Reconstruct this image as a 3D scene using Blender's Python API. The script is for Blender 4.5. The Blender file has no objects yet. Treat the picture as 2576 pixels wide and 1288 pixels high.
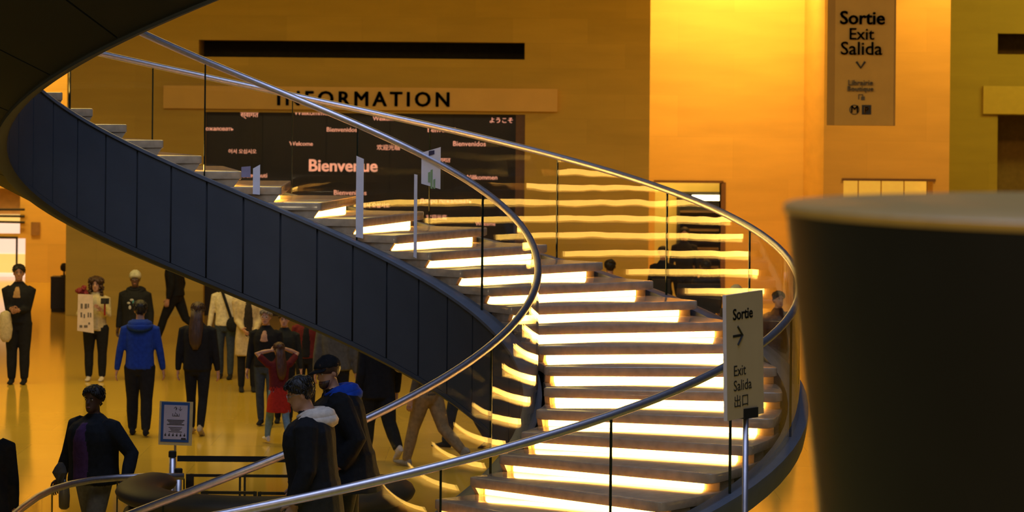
import bpy, bmesh, math, random
from mathutils import Vector, Matrix, Euler
from mathutils.bvhtree import BVHTree
random.seed(7)
SC = bpy.context.scene
COL = SC.collection
PI = math.pi
# ------------------------------------------------------------------ camera
F, CX, YH, ROLL, HC = 7200.0, 1288.0, 246.06, 0.009, 4.41     # focal length and horizon in pixels of the 2576 px frame
cam = bpy.data.cameras.new('camera'); camo = bpy.data.objects.new('camera', cam); COL.objects.link(camo)
cam.sensor_width = 36.0; cam.sensor_fit = 'HORIZONTAL'; cam.lens = F / 2576 * 36
cam.shift_y = -(644 - YH) / 2576
cam.clip_start = 0.1; cam.clip_end = 300
camo.location = (0, 0, HC)
camo.rotation_euler = (Matrix.Rotation(PI / 2, 3, 'X') @ Matrix.Rotation(ROLL, 3, 'Z')).to_euler()
cam.dof.use_dof = True; cam.dof.focus_distance = 23.0; cam.dof.aperture_fstop = 4.6
SC.camera = camo
# ------------------------------------------------------------------ exposure, world, large lights
SC.view_settings.view_transform = 'Standard'
SC.view_settings.look = 'None'
SC.view_settings.gamma = 1.0
SC.view_settings.use_curve_mapping = False
SC.view_settings.exposure = 0.0
SC.cycles.transparent_max_bounces = 32
SC.cycles.max_bounces = 8
SC.cycles.sample_clamp_indirect = 6.0
W = bpy.data.worlds.new('dusk'); SC.world = W; W.use_nodes = True
W.node_tree.nodes['Background'].inputs[0].default_value = (0.45, 0.60, 0.85, 1)
W.node_tree.nodes['Background'].inputs[1].default_value = 0.022

def area(name, loc, target, size, power, col, sy=None, spread=PI):
    l = bpy.data.lights.new(name, 'AREA'); l.energy = power; l.color = col
    l.shape = 'RECTANGLE'; l.size = size; l.size_y = sy or size; l.spread = spread
    o = bpy.data.objects.new(name, l); COL.objects.link(o); o.location = loc
    o.rotation_euler = (Vector(target) - Vector(loc)).to_track_quat('-Z', 'Y').to_euler()
    return o
def spot(name, loc, target, power, col, angle, blend=0.6, r=0.15):
    l = bpy.data.lights.new(name, 'SPOT'); l.energy = power; l.color = col
    l.spot_size = math.radians(angle); l.spot_blend = blend; l.shadow_soft_size = r
    o = bpy.data.objects.new(name, l); COL.objects.link(o); o.location = loc
    o.rotation_euler = (Vector(target) - Vector(loc)).to_track_quat('-Z', 'Y').to_euler()
    return o
WARM = (1.0, 0.58, 0.15); GOLD = (1.0, 0.68, 0.16); AMBER = (1.0, 0.50, 0.10)
area('pyramid_skylight', (-1, 16, 19), (-1, 21, 0), 14, 1900, (0.52, 0.64, 1.0))
area('camera_side_fill', (-5, -6, 9.5), (-1, 22, 1.5), 6, 480, (1.0, 0.78, 0.50), 2)  # added warm fill from behind the camera, for sign boards and risers
area('hall_lamps_floor', (-8, 39, 9.0), (-8, 39, 0), 16, 1150, GOLD, 7)
area('hall_lamps_info', (-3, 51, 8.8), (-3, 57, 3.0), 12, 15, GOLD, 0.6)
area('lamps_behind_info_wall', (4.6, 59.2, 8.7), (4.2, 62, 3.2), 3.0, 540, WARM, 0.5)
area('lamps_right_bay', (9.6, 54.5, 8.8), (7.6, 58, 3.2), 3.0, 320, AMBER, 0.5)
spot('bay_spot', (8.6, 56.8, 7.6), (8.5, 58, 5.6), 90, WARM, 70)
spot('wall_spot', (3.6, 60.9, 8.2), (3.6, 62, 5.6), 70, WARM, 95)
area('lamps_far_left', (-12, 63, 8.6), (-11, 66.8, 2.0), 5, 700, WARM, 1.0)
area('lamps_olive_hall', (14, 60, 8.6), (13, 66, 3), 6, 260, (1.0, 0.78, 0.14), 1.0)
area('hall_lamps_right', (13, 38, 8.8), (11, 44, 0), 8, 260, WARM, 8)
# ------------------------------------------------------------------ pixel helpers (a pixel gives a direction, the depth comes from what it stands on)
CR, SR = math.cos(ROLL), math.sin(ROLL)
def at(x, y, D):
    dx, dy = x - CX, y - YH
    return Vector(((CR * dx + SR * dy) * D / F, D, HC - (-SR * dx + CR * dy) * D / F))
def on_floor(x, y):
    dx, dy = x - CX, y - YH
    D = HC * F / (-SR * dx + CR * dy)
    v = at(x, y, D); v.z = 0; return v
# ------------------------------------------------------------------ materials
MATS = {}
def mat(name, col, rough=0.6, metal=0.0, noise=0.12, scale=8.0, bump=0.0, emit=None, estr=0.0, spec=0.5, stretch=None, coat=0.0):
    if name in MATS: return MATS[name]
    m = bpy.data.materials.new(name); m.use_nodes = True; MATS[name] = m
    nt = m.node_tree; b = nt.nodes['Principled BSDF']
    b.inputs['Roughness'].default_value = rough; b.inputs['Metallic'].default_value = metal
    b.inputs['Specular IOR Level'].default_value = spec
    b.inputs['Coat Weight'].default_value = coat
    tc = nt.nodes.new('ShaderNodeTexCoord'); mp = nt.nodes.new('ShaderNodeMapping')
    if stretch: mp.inputs['Scale'].default_value = stretch
    nt.links.new(tc.outputs['Object'], mp.inputs['Vector'])
    n = nt.nodes.new('ShaderNodeTexNoise'); n.inputs['Scale'].default_value = scale; n.inputs['Detail'].default_value = 5
    nt.links.new(mp.outputs['Vector'], n.inputs['Vector'])
    r = nt.nodes.new('ShaderNodeValToRGB')
    r.color_ramp.elements[0].position = 0.3; r.color_ramp.elements[1].position = 0.7
    r.color_ramp.elements[0].color = tuple(c * (1 - noise) for c in col) + (1,)
    r.color_ramp.elements[1].color = tuple(min(1, c * (1 + noise)) for c in col) + (1,)
    nt.links.new(n.outputs['Fac'], r.inputs['Fac']); nt.links.new(r.outputs['Color'], b.inputs['Base Color'])
    if bump:
        bp = nt.nodes.new('ShaderNodeBump'); bp.inputs['Strength'].default_value = bump; bp.inputs['Distance'].default_value = 0.02
        nt.links.new(n.outputs['Fac'], bp.inputs['Height']); nt.links.new(bp.outputs['Normal'], b.inputs['Normal'])
    if emit:
        b.inputs['Emission Color'].default_value = tuple(emit) + (1,); b.inputs['Emission Strength'].default_value = estr
    return m
def stone_wall(name, col, bw=1.5, bh=0.5, rough=0.7, var=0.10, mortar=0.9):
    m = bpy.data.materials.new(name); m.use_nodes = True; MATS[name] = m
    nt = m.node_tree; b = nt.nodes['Principled BSDF']; b.inputs['Roughness'].default_value = rough
    b.inputs['Specular IOR Level'].default_value = 0.3
    tc = nt.nodes.new('ShaderNodeTexCoord'); mp = nt.nodes.new('ShaderNodeMapping')
    mp.inputs['Rotation'].default_value = (-PI / 2, 0, 0)
    nt.links.new(tc.outputs['Object'], mp.inputs['Vector'])
    br = nt.nodes.new('ShaderNodeTexBrick')
    br.inputs['Scale'].default_value = 1.0; br.inputs['Brick Width'].default_value = bw; br.inputs['Row Height'].default_value = bh
    br.inputs['Mortar Size'].default_value = 0.006; br.inputs['Mortar Smooth'].default_value = 0.3
    br.inputs['Color1'].default_value = tuple(col) + (1,)
    br.inputs['Color2'].default_value = tuple(c * (1 - var) for c in col) + (1,)
    br.inputs['Mortar'].default_value = tuple(c * mortar for c in col) + (1,)
    nt.links.new(mp.outputs['Vector'], br.inputs['Vector'])
    n = nt.nodes.new('ShaderNodeTexNoise'); n.inputs['Scale'].default_value = 1.3; n.inputs['Detail'].default_value = 7
    mp2 = nt.nodes.new('ShaderNodeMapping'); mp2.inputs['Scale'].default_value = (0.5, 0.5, 3.0)
    nt.links.new(tc.outputs['Object'], mp2.inputs['Vector']); nt.links.new(mp2.outputs['Vector'], n.inputs['Vector'])
    r = nt.nodes.new('ShaderNodeValToRGB'); r.color_ramp.elements[0].position = 0.3; r.color_ramp.elements[1].position = 0.75
    r.color_ramp.elements[0].color = (0.86, 0.86, 0.86, 1); r.color_ramp.elements[1].color = (1, 1, 1, 1)
    nt.links.new(n.outputs['Fac'], r.inputs['Fac'])
    mx = nt.nodes.new('ShaderNodeMix'); mx.data_type = 'RGBA'; mx.blend_type = 'MULTIPLY'; mx.inputs[0].default_value = 1
    nt.links.new(br.outputs['Color'], mx.inputs[6]); nt.links.new(r.outputs['Color'], mx.inputs[7])
    nt.links.new(mx.outputs[2], b.inputs['Base Color'])
    return m
def glass_mat(name, tint, f0=0.021, gain=1.0):
    m = bpy.data.materials.new(name); m.use_nodes = True; MATS[name] = m
    nt = m.node_tree; nt.nodes.remove(nt.nodes['Principled BSDF']); out = nt.nodes['Material Output']
    tr = nt.nodes.new('ShaderNodeBsdfTransparent'); tr.inputs[0].default_value = tuple(tint) + (1,)
    gl = nt.nodes.new('ShaderNodeBsdfGlossy'); gl.inputs['Roughness'].default_value = 0.015
    geo = nt.nodes.new('ShaderNodeNewGeometry')
    dot = nt.nodes.new('ShaderNodeVectorMath'); dot.operation = 'DOT_PRODUCT'
    nt.links.new(geo.outputs['Normal'], dot.inputs[0]); nt.links.new(geo.outputs['Incoming'], dot.inputs[1])
    def M(op, a, b=None):
        n = nt.nodes.new('ShaderNodeMath'); n.operation = op
        for i, v in enumerate((a, b)):
            if v is None: continue
            if isinstance(v, (int, float)): n.inputs[i].default_value = v
            else: nt.links.new(v, n.inputs[i])
        return n.outputs[0]
    c = M('ABSOLUTE', dot.outputs['Value'])
    s = M('POWER', M('SUBTRACT', 1.0, c), 5.0)
    fr = M('ADD', M('MULTIPLY', s, 1 - f0), f0)
    # long low ripples of the rolled pane
    tc = nt.nodes.new('ShaderNodeTexCoord'); n = nt.nodes.new('ShaderNodeTexNoise'); n.inputs['Scale'].default_value = 1.1
    nt.links.new(tc.outputs['Object'], n.inputs['Vector'])
    bp = nt.nodes.new('ShaderNodeBump'); bp.inputs['Strength'].default_value = 0.10; bp.inputs['Distance'].default_value = 0.05
    nt.links.new(n.outputs['Fac'], bp.inputs['Height']); nt.links.new(bp.outputs['Normal'], gl.inputs['Normal'])
    mx = nt.nodes.new('ShaderNodeMixShader'); nt.links.new(fr, mx.inputs[0])
    nt.links.new(tr.outputs[0], mx.inputs[1]); nt.links.new(gl.outputs[0], mx.inputs[2]); nt.links.new(mx.outputs[0], out.inputs[0])
    return m
# ------------------------------------------------------------------ mesh helpers
class MB:
    """collects shapes into one mesh with material slots"""
    def __init__(s): s.v = []; s.f = []; s.m = []
    def add(s, vs, fs, mi=0):
        k = len(s.v); s.v += [tuple(p) for p in vs]; s.f += [tuple(i + k for i in f) for f in fs]
        s.m += [mi] * len(fs) if isinstance(mi, int) else list(mi); return s
    def box(s, x0, x1, y0, y1, z0, z1, mi=0, M=None):
        vs = [Vector((x, y, z)) for z in (z0, z1) for y in (y0, y1) for x in (x0, x1)]
        if M is not None: vs = [M @ p for p in vs]
        return s.add(vs, [(0, 2, 3, 1), (4, 5, 7, 6), (0, 1, 5, 4), (2, 6, 7, 3), (0, 4, 6, 2), (1, 3, 7, 5)], mi)
    def rings(s, rings, mi=0, cap=True, closed=False):
        n = len(rings[0]); vs = [p for r in rings for p in r]; fs = []
        m = len(rings)
        for i in range(m if closed else m - 1):
            a, b = i * n, ((i + 1) % m) * n
            for j in range(n):
                fs.append((a + j, a + (j + 1) % n, b + (j + 1) % n, b + j))
        if cap and not closed:
            fs.append(tuple(range(n - 1, -1, -1))); fs.append(tuple((m - 1) * n + j for j in range(n)))
        return s.add(vs, fs, mi)
    def tube(s, pts, rad, n=10, mi=0, closed=False, cap=True, sx=1.0):
        pts = [Vector(p) for p in pts]; k = len(pts); rings = []
        rad = rad if isinstance(rad, (list, tuple)) else [rad] * k
        up = None
        for i, p in enumerate(pts):
            if closed: t = pts[(i + 1) % k] - pts[i - 1]
            else: t = pts[min(i + 1, k - 1)] - pts[max(i - 1, 0)]
            t.normalize()
            if up is None:
                up = Vector((0, 0, 1)) if abs(t.z) < 0.9 else Vector((0, 1, 0))
            u = t.cross(up).normalized(); w = u.cross(t).normalized(); up = w
            rings.append([p + (u * math.cos(2 * PI * j / n) * sx + w * math.sin(2 * PI * j / n)) * rad[i] for j in range(n)])
        return s.rings(rings, mi, cap, closed)
    def lathe(s, prof, n=24, mi=0, c=(0, 0, 0), cap=True):
        rings = [[Vector((c[0] + r * math.cos(2 * PI * j / n), c[1] + r * math.sin(2 * PI * j / n), c[2] + z)) for j in range(n)] for r, z in prof]
        return s.rings(rings, mi, cap)
    def ell(s, c, r, mi=0, nu=12, nv=8, M=None):
        rings = []
        for i in range(nv + 1):
            a = PI * (i + 0.02) / (nv + 0.04) - PI / 2
            ring = [Vector((r[0] * math.cos(a) * math.cos(2 * PI * j / nu), r[1] * math.cos(a) * math.sin(2 * PI * j / nu), r[2] * math.sin(a))) for j in range(nu)]
            rings.append([(M @ p if M is not None else p) + Vector(c) for p in ring])
        return s.rings(rings, mi)
    def prism(s, poly, y0, y1, mi=0):
        """poly of (x, z) extruded along y"""
        n = len(poly); vs = [Vector((x, y0, z)) for x, z in poly] + [Vector((x, y1, z)) for x, z in poly]
        fs = [tuple(range(n)), tuple(range(2 * n - 1, n - 1, -1))] + [(i, n + i, n + (i + 1) % n, (i + 1) % n) for i in range(n)]
        return s.add(vs, fs, mi)
    def mesh(s, name, mats, smooth=False, recalc=True):
        me = bpy.data.meshes.new(name); me.from_pydata(s.v, [], s.f)
        for m in mats: me.materials.append(m)
        me.polygons.foreach_set('material_index', s.m)
        if recalc:
            bm = bmesh.new(); bm.from_mesh(me); bmesh.ops.recalc_face_normals(bm, faces=bm.faces); bm.to_mesh(me); bm.free()
        if smooth:
            me.polygons.foreach_set('use_smooth', [True] * len(me.polygons))
            if smooth == 'auto': me.set_sharp_from_angle(angle=math.radians(40))
        me.update(); return me
    def obj(s, name, mats, parent=None, smooth=False, loc=None, rot=None):
        mats = mats if isinstance(mats, (list, tuple)) else [mats]
        return link(name, s.mesh(name, mats, smooth), parent, loc, rot)
def link(name, me, parent=None, loc=None, rot=None):
    o = bpy.data.objects.new(name, me); COL.objects.link(o)
    if parent is not None: o.parent = parent
    if loc is not None: o.location = loc
    if rot is not None: o.rotation_euler = rot
    return o
def tag(o, label, cat, group=None):
    o['label'] = label; o['category'] = cat
    if group: o['group'] = group
    return o
def thing(name, label, cat, loc=(0, 0, 0), rotz=0.0, group=None):
    o = bpy.data.objects.new(name, None); o.empty_display_size = 0.2; COL.objects.link(o)
    o.location = loc; o.rotation_euler = (0, 0, rotz); return tag(o, label, cat, group)
def struct(o): o['kind'] = 'structure'; return o
def text_mesh(body, size, bold=0.0, space=1.0, extrude=0.004, align='LEFT', sx=1.0):
    c = bpy.data.curves.new('text', 'FONT'); c.body = body; c.size = size; c.offset = bold * size; c.space_character = space
    bold, c.offset = bold * size, 0.0
    c.extrude = extrude; c.align_x = align; c.resolution_u = 3
    o = bpy.data.objects.new('text', c); COL.objects.link(o)
    me = bpy.data.meshes.new_from_object(o.evaluated_get(bpy.context.evaluated_depsgraph_get()))
    bpy.data.objects.remove(o); bpy.data.curves.remove(c)
    if bold:                              # heavier stroke: the outline repeated a hair to each side
        bm = bmesh.new()
        for dx_, dy_ in ((1, 0), (-1, 0), (0, .7), (0, -.7), (.7, .5), (-.7, .5), (.7, -.5), (-.7, -.5)):
            t = me.copy(); t.transform(Matrix.Translation((dx_ * bold, dy_ * bold, 0))); bm.from_mesh(t); bpy.data.meshes.remove(t)
        bm.to_mesh(me); bm.free()
    if sx != 1.0: me.transform(Matrix.Diagonal((sx, 1, 1, 1)))
    return me
def text(body, size, loc, m, parent=None, rot=(PI / 2, 0, 0), name='lettering', **k):
    """lettering lying in its own xy plane, stood up by rot"""
    me = text_mesh(body, size, **k); me.name = name; me.materials.clear(); me.materials.append(m)
    return link(name, me, parent, loc, rot)
def text_px(body, x0, x1, ybase, D, m, parent, size=None, **k):
    """lettering whose left and right ends and base line are read from the photo, on a plane at depth D"""
    a, b = at(x0, ybase, D), at(x1, ybase, D)
    me = text_mesh(body, 1.0, extrude=0.02, **k); xs = [v.co.x for v in me.vertices]; w = max(xs) - min(xs)
    s = (b.x - a.x) / w; sy = size / 1.0 if size else s
    me.transform(Matrix.Diagonal((s, sy, 1.0, 1))); me.transform(Matrix.Translation((-min(xs) * s, 0, 0)))
    me.materials.clear(); me.materials.append(m); me.name = 'lettering'
    return link('lettering', me, parent, Vector((a.x, D, a.z)) - (Vector(parent.location) if parent else Vector()), (PI / 2, 0, 0))
# ------------------------------------------------------------------ shared materials
STONE = (0.72, 0.52, 0.09)
m_wall = stone_wall('limestone_wall', STONE)
m_wall2 = stone_wall('limestone_wall_smooth', (0.78, 0.52, 0.13), 2.4, 0.9)
m_black = mat('matt_black', (0.012, 0.012, 0.013), 0.7, noise=0.2)
m_dark = mat('dark_void', (0.03, 0.024, 0.014), 0.9, noise=0.2)
m_ink = mat('sign_ink', (0.02, 0.019, 0.018), 0.6)
m_steel = mat('brushed_steel', (0.70, 0.66, 0.72), 0.42, 1.0, noise=0.08, scale=30)
m_strg = mat('stringer_paint', (0.066, 0.075, 0.090), 0.5, 0.0, noise=0.08, scale=3, spec=0.4)
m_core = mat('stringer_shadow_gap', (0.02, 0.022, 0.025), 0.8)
m_rim = mat('stringer_rim_paint', (0.15, 0.17, 0.21), 0.4, 0.2, noise=0.08)
m_tread = mat('tread_stone', (0.60, 0.45, 0.31), 0.13, noise=0.14, scale=14, spec=0.8)
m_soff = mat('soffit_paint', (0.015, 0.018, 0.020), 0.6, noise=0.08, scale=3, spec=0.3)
m_led = mat('step_light_diffuser', (0.9, 0.85, 0.7), 0.5, emit=(1.0, 0.58, 0.11), estr=24.0)
m_glass = glass_mat('balustrade_glass', (0.985, 0.985, 0.955))
m_gedge = mat('glass_edge_green', (0.012, 0.022, 0.012), 0.25, noise=0.2)
# ------------------------------------------------------------------ the setting
m_floor = bpy.data.materials.new('polished_floor')
def build_floor():
    m = stone_wall('polished_limestone_floor', (0.73, 0.50, 0.06), 1.5, 1.5, 0.11, 0.06, 0.82)
    b = m.node_tree.nodes['Principled BSDF']; b.inputs['Specular IOR Level'].default_value = 0.75
    for n in m.node_tree.nodes:
        if n.type == 'MAPPING' and abs(n.inputs['Rotation'].default_value[0]) > 1: n.inputs['Rotation'].default_value = (0, 0, 0)
    struct(MB().box(-30, 34, -8, 90, -0.3, 0.0).obj('floor', m))
build_floor()
def holed(mb, x0, x1, z0, z1, holes, y0, y1, mi=0):
    """a wall slab between y0 and y1 with rectangular openings (x0, x1, z0, z1)"""
    xs = sorted({x0, x1, *[h[0] for h in holes], *[h[1] for h in holes]}); zs = sorted({z0, z1, *[h[2] for h in holes], *[h[3] for h in holes]})
    for i in range(len(xs) - 1):
        run = None
        for j in range(len(zs) - 1):
            cx, cz = (xs[i] + xs[i + 1]) / 2, (zs[j] + zs[j + 1]) / 2
            if any(h[0] < cx < h[1] and h[2] < cz < h[3] for h in holes):
                if run: mb.box(xs[i], xs[i + 1], y0, y1, run[0], run[1], mi); run = None
            else: run = (run[0], zs[j + 1]) if run else (zs[j], zs[j + 1])
        if run: mb.box(xs[i], xs[i + 1], y0, y1, run[0], run[1], mi)
    return mb
ZT = 9.0
def rect(x0, y0, x1, y1, D):
    a, b = at(x0, y0, D), at(x1, y1, D); return (a.x, b.x, b.z, a.z)
DI, DB, DR, DO, DL = 57.0, 62.0, 58.0, 66.0, 66.8         # depths of the information wall, bright wall, right wall, olive wall, far left wall
slot = rect(500, 100, 1320, 150, DI); pan = list(rect(515, 281, 1318, 640, DI)); pan[2] = 0.0
xi0, xi1 = at(165, 700, DI).x, at(1635, 200, DI).x
struct(holed(MB(), xi0, xi1, 0, ZT, [slot, tuple(pan)], DI, DI + 1.2).obj('wall_back', m_wall))
struct(MB().box(slot[0], slot[1], DI + 1.0, DI + 1.1, slot[2], slot[3]).obj('trim_1', m_dark))
xr = at(2023, 200, DB).x
door1 = list(rect(1648, 457, 1812, 700, DB)); door1[2] = 0.0
struct(holed(MB(), xi1 - 1.0, xr, 0, ZT, [tuple(door1)], DB, DB + 0.5).obj('wall_right', m_wall2))
xr2 = at(2390, 200, DR).x
door2 = list(rect(2122, 452, 2345, 700, DR)); door2[2] = 0.0
struct(holed(MB(), xr, xr2, 0, ZT, [tuple(door2)], DR, DR + 0.8).box(xr, xr + 0.4, DR + 0.8, DB + 0.5, 0, ZT).obj('wall_right_2', m_wall2))
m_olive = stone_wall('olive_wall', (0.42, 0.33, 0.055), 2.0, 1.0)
o1 = rect(2510, 84, 2700, 138, DO); o2 = list(rect(2510, 290, 2700, 600, DO)); o2[2] = 0.0
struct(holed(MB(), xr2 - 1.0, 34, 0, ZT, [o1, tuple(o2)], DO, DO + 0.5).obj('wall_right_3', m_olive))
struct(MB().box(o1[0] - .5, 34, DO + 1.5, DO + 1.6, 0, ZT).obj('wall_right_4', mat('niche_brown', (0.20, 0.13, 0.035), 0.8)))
door0 = list(rect(-260, 597, 63, 700, DL)); door0[2] = 0.0
hi = rect(-400, 470, 50, 590, DL)
struct(holed(MB(), -30, xi0 + 1.5, 0, ZT, [tuple(door0), hi], DL, DL + 0.5).obj('wall_left', m_wall2))
struct(MB().box(-30, 34, 44.5, 90, ZT, ZT + 0.3).obj('ceiling', mat('ceiling_plaster', (0.5, 0.4, 0.22), 0.8)))
struct(MB().box(-30, 34, 76, 76.3, 0, ZT).obj('wall_far', m_wall2))
# ------------------------------------------------------------------ the spiral staircase
K = 1.07
CXY = (-1.9745 * K, 23.2742 * K); PZ = 0.88193 * K
zrel = lambda z: HC + z * K
ZR_I, ZR_O, ZB, ZTOP, ZS = zrel(-1.3889), zrel(-1.4101), zrel(-3.3712), zrel(-2.4138), zrel(-2.2277)
RI, RO, RB, RSI, RSO = 2.2 * K, 4.3066 * K, 2.101 * K, 2.2634 * K, 4.1385 * K + 0.04
T0, DT = 0.50896, 0.156315; RISE = PZ * DT
tk = lambda k: T0 + DT * k
KMIN, KMAX = -16, 32
TH_END = tk(KMAX + 1)
stair = thing('spiral_staircase', 'lit stone spiral staircase with glass sides and dark grey curved stringer', 'staircase', (CXY[0], CXY[1], 0))
def hp(R, t, z): return Vector((R * math.cos(t), R * math.sin(t), max(z + PZ * t, 0.0)))
def sweep(mb, prof, t0, t1, n, mi=0, capmi=None, zmin=0.0):
    rings = []
    for i in range(n + 1):
        t = t0 + (t1 - t0) * i / n
        rings.append([Vector((R * math.cos(t), R * math.sin(t), max(z + PZ * t, zmin + 0.001 * j))) for j, (R, z) in enumerate(prof)])
    mb.rings(rings, mi)
    if capmi is not None: mb.m[-1] = capmi; mb.m[-2] = capmi
    return mb
def fillet(poly, rads, n=4):
    out = []; k = len(poly)
    for i, p in enumerate(poly):
        r = rads[i]
        if not r: out.append(p); continue
        a = (poly[i - 1] - p); b = (poly[(i + 1) % k] - p); ra = min(r, a.length * .45, b.length * .45)
        a = p + a.normalized() * ra; b = p + b.normalized() * ra
        for j in range(n + 1):
            t = j / n; out.append(a * (1 - t) ** 2 + p * 2 * t * (1 - t) + b * t * t)
    return out
def step_mesh():
    A = DT + 0.07; poly = []; rads = []
    for j in range(7): poly.append(Vector((RSI * math.cos(A * j / 6), RSI * math.sin(A * j / 6)))); rads.append(0.045 if j == 0 else 0)
    for j in range(9): t = A * (1 - j / 8); poly.append(Vector((RSO * math.cos(t), RSO * math.sin(t)))); rads.append(0.06 if j == 8 else 0)
    poly = fillet(poly, rads); c = sum(poly, Vector((0, 0))) / len(poly)
    def ins(d): return [p + (c - p).normalized() * d for p in poly]
    mb = MB(); T = 0.084
    mb.rings([[Vector((p.x, p.y, z)) for p in q] for q, z in ((ins(0.03), -T), (ins(0.0), -T + 0.012), (poly, -0.012), (ins(0.004), -0.004), (ins(0.014), 0.0))])
    return mb.mesh('step', [m_tread], 'auto')
sm = step_mesh()
rm = MB().box(RSI + 0.004, RSO - 0.02, 0.125, 0.355, -RISE - 0.004, -0.07).mesh('riser', [m_tread])
cm_ = MB(); cm_.prism([(0.02, -0.07), (0.13, -0.07), (0.13, -RISE), (0.075, -RISE)], RSI + 0.006, RSI + 0.05)
cm_.v = [(y, x, z) for x, y, z in cm_.v]; cm_ = cm_.mesh('end_cheek', [m_tread])
lm = MB().box(RSI + 0.09, RSO - 0.16, 0.105, 0.125, -RISE + 0.003, -0.081).mesh('light_strip', [m_led])
for k in range(KMIN, KMAX + 1):
    s = link('step', sm, stair, (0, 0, ZS + PZ * tk(k)), (0, 0, tk(k)))
    link('riser', rm, s); link('end_cheek', cm_, s); link('light_strip', lm, s)
# inner beam: dark core, curved panels one to a step, rims
t_in0 = -1.95
sweep(MB(), [(RB + 0.02, ZTOP - 0.02), (RB + 0.11, ZTOP - 0.02), (RB + 0.11, ZB + 0.03), (RB + 0.02, ZB + 0.03)], t_in0, TH_END, 90).obj('beam_core', m_core, stair, True)
def panel_mesh(g=0.004):
    return sweep(MB(), [(RB, ZTOP - 0.045), (RB + 0.018, ZTOP - 0.045), (RB + 0.018, ZB + 0.075), (RB, ZB + 0.075)], g, DT - g, 6, zmin=-99).mesh('stringer_panel', [m_strg], 'auto')
pm = panel_mesh()
for k in range(-9, KMAX + 1):
    link('stringer_panel', pm, stair, (0, 0, PZ * tk(k)), (0, 0, tk(k)))
for k in range(-15, -9):
    sweep(MB(), [(RB, ZTOP - 0.045), (RB + 0.018, ZTOP - 0.045), (RB + 0.018, ZB + 0.075), (RB, ZB + 0.075)], tk(k) + .004, tk(k + 1) - .004, 6).obj('stringer_panel', m_strg, stair, 'auto')
sweep(MB(), [(RB - 0.012, ZTOP - 0.04), (RB - 0.012, ZTOP - 0.01), (RB + 0.0, ZTOP), (RB + 0.15, ZTOP), (RB + 0.15, ZTOP - 0.04)], t_in0, TH_END, 110).obj('inner_rim', m_rim, stair, 'auto')
sweep(MB(), [(RB - 0.004, ZB + 0.07), (RB + 0.10, ZB + 0.07), (RB + 0.10, ZB), (RB + 0.03, ZB), (RB - 0.004, ZB + 0.03)], t_in0 + .3, TH_END, 110).obj('bottom_rim', m_strg, stair, 'auto')
# soffit between the beam and the outer rim, in curved sheets two steps long
def soff(t0, t1, zmin=-99):
    return sweep(MB(), [(RB + 0.04, ZB + 0.005), (RB + 0.04, ZB + 0.03), (RO - 0.06, ZS - 0.30), (RO - 0.06, ZS - 0.33)], t0, t1, 10, zmin=zmin)
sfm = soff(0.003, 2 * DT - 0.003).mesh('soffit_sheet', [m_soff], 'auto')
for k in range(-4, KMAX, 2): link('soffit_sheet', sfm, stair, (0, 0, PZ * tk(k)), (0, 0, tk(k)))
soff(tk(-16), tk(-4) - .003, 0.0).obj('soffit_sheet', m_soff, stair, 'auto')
sweep(MB(), [(RO - 0.09, ZS - 0.14), (RO + 0.02, ZS - 0.14), (RO + 0.085, ZS - 0.15), (RO + 0.085, ZS - 0.20), (RO + 0.06, ZS - 0.34), (RO - 0.09, ZS - 0.34)], tk(-15.5), TH_END, 120).obj('outer_rim', m_rim, stair, 'auto')
# glass panes with green edges, and the dark joints between them
def panes(R, z0, z1, ks, name):
    for a, b in zip(ks[:-1], ks[1:]):
        mb = sweep(MB(), [(R - 0.009, z0), (R - 0.009, z1), (R + 0.009, z1), (R + 0.009, z0)], tk(a) + 0.012 / R / 2, tk(b) - 0.012 / R / 2, 14, 0, 1)
        mb.obj(name, [m_glass, m_gedge], stair, 'auto')
    for a in ks[1:-1]:
        d = 0.0045 / R
        sweep(MB(), [(R - 0.0095, z0), (R - 0.0095, z1), (R + 0.0095, z1), (R + 0.0095, z0)], tk(a) - d, tk(a) + d, 1).obj('glass_joint', m_gedge, stair)
panes(RI, ZTOP - 0.01, ZR_I - 0.03, list(range(-19, 34, 4)) , 'glass_pane')
panes(RO, ZS - 0.16, ZR_O - 0.03, list(range(-17, 34, 2)), 'glass_pane')
def rail(R, z, t0, t1, r=0.033):
    pts = [hp(R, t0 + (t1 - t0) * i / 150, z) for i in range(151)]
    MB().tube(pts, r, 12).obj('handrail', m_steel, stair, True)
rail(RI, ZR_I, -2.42, TH_END); rail(RO, ZR_O, -2.15, TH_END)
# ------------------------------------------------------------------ the information wall
def quad_box(rc, y0, y1): return (rc[0], rc[1], y0, y1, rc[2], rc[3])
m_band = mat('sign_band_paint', (0.86, 0.58, 0.14), 0.6, noise=0.05, scale=2)
m_pink = mat('welcome_lettering_glow', (0.85, 0.62, 0.52), 0.5, emit=(1.0, 0.62, 0.45), estr=0.25)  # pale letters with a weak glow added to their colour
m_scr = mat('welcome_panel_lacquer', (0.022, 0.017, 0.012), 0.35, noise=0.3, scale=1.2, spec=0.4)
m_frame = mat('bronze_frame', (0.16, 0.085, 0.03), 0.5, noise=0.1)
band = rect(411, 215, 1402, 281, DI - 0.12)
bo = MB().box(*quad_box(band, DI - 0.12, DI)).obj('information_sign', m_band)
tag(bo, 'long ochre sign band reading INFORMATION above the black welcome panel', 'sign')
text_px('INFORMATION', 697, 1131, 264, DI - 0.13, m_ink, bo, bold=0.03, space=1.35)
wp = rect(516, 283, 1298, 640, DI + 0.25)
wz0 = 0.0
wpo = MB().box(pan[0] + .005, at(1298, 300, DI + .25).x, DI + 0.25, DI + 0.33, wz0, pan[3] - .005).obj('welcome_panel', m_scr)
tag(wpo, 'tall black display panel with pale welcome words in many languages', 'panel')
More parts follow.
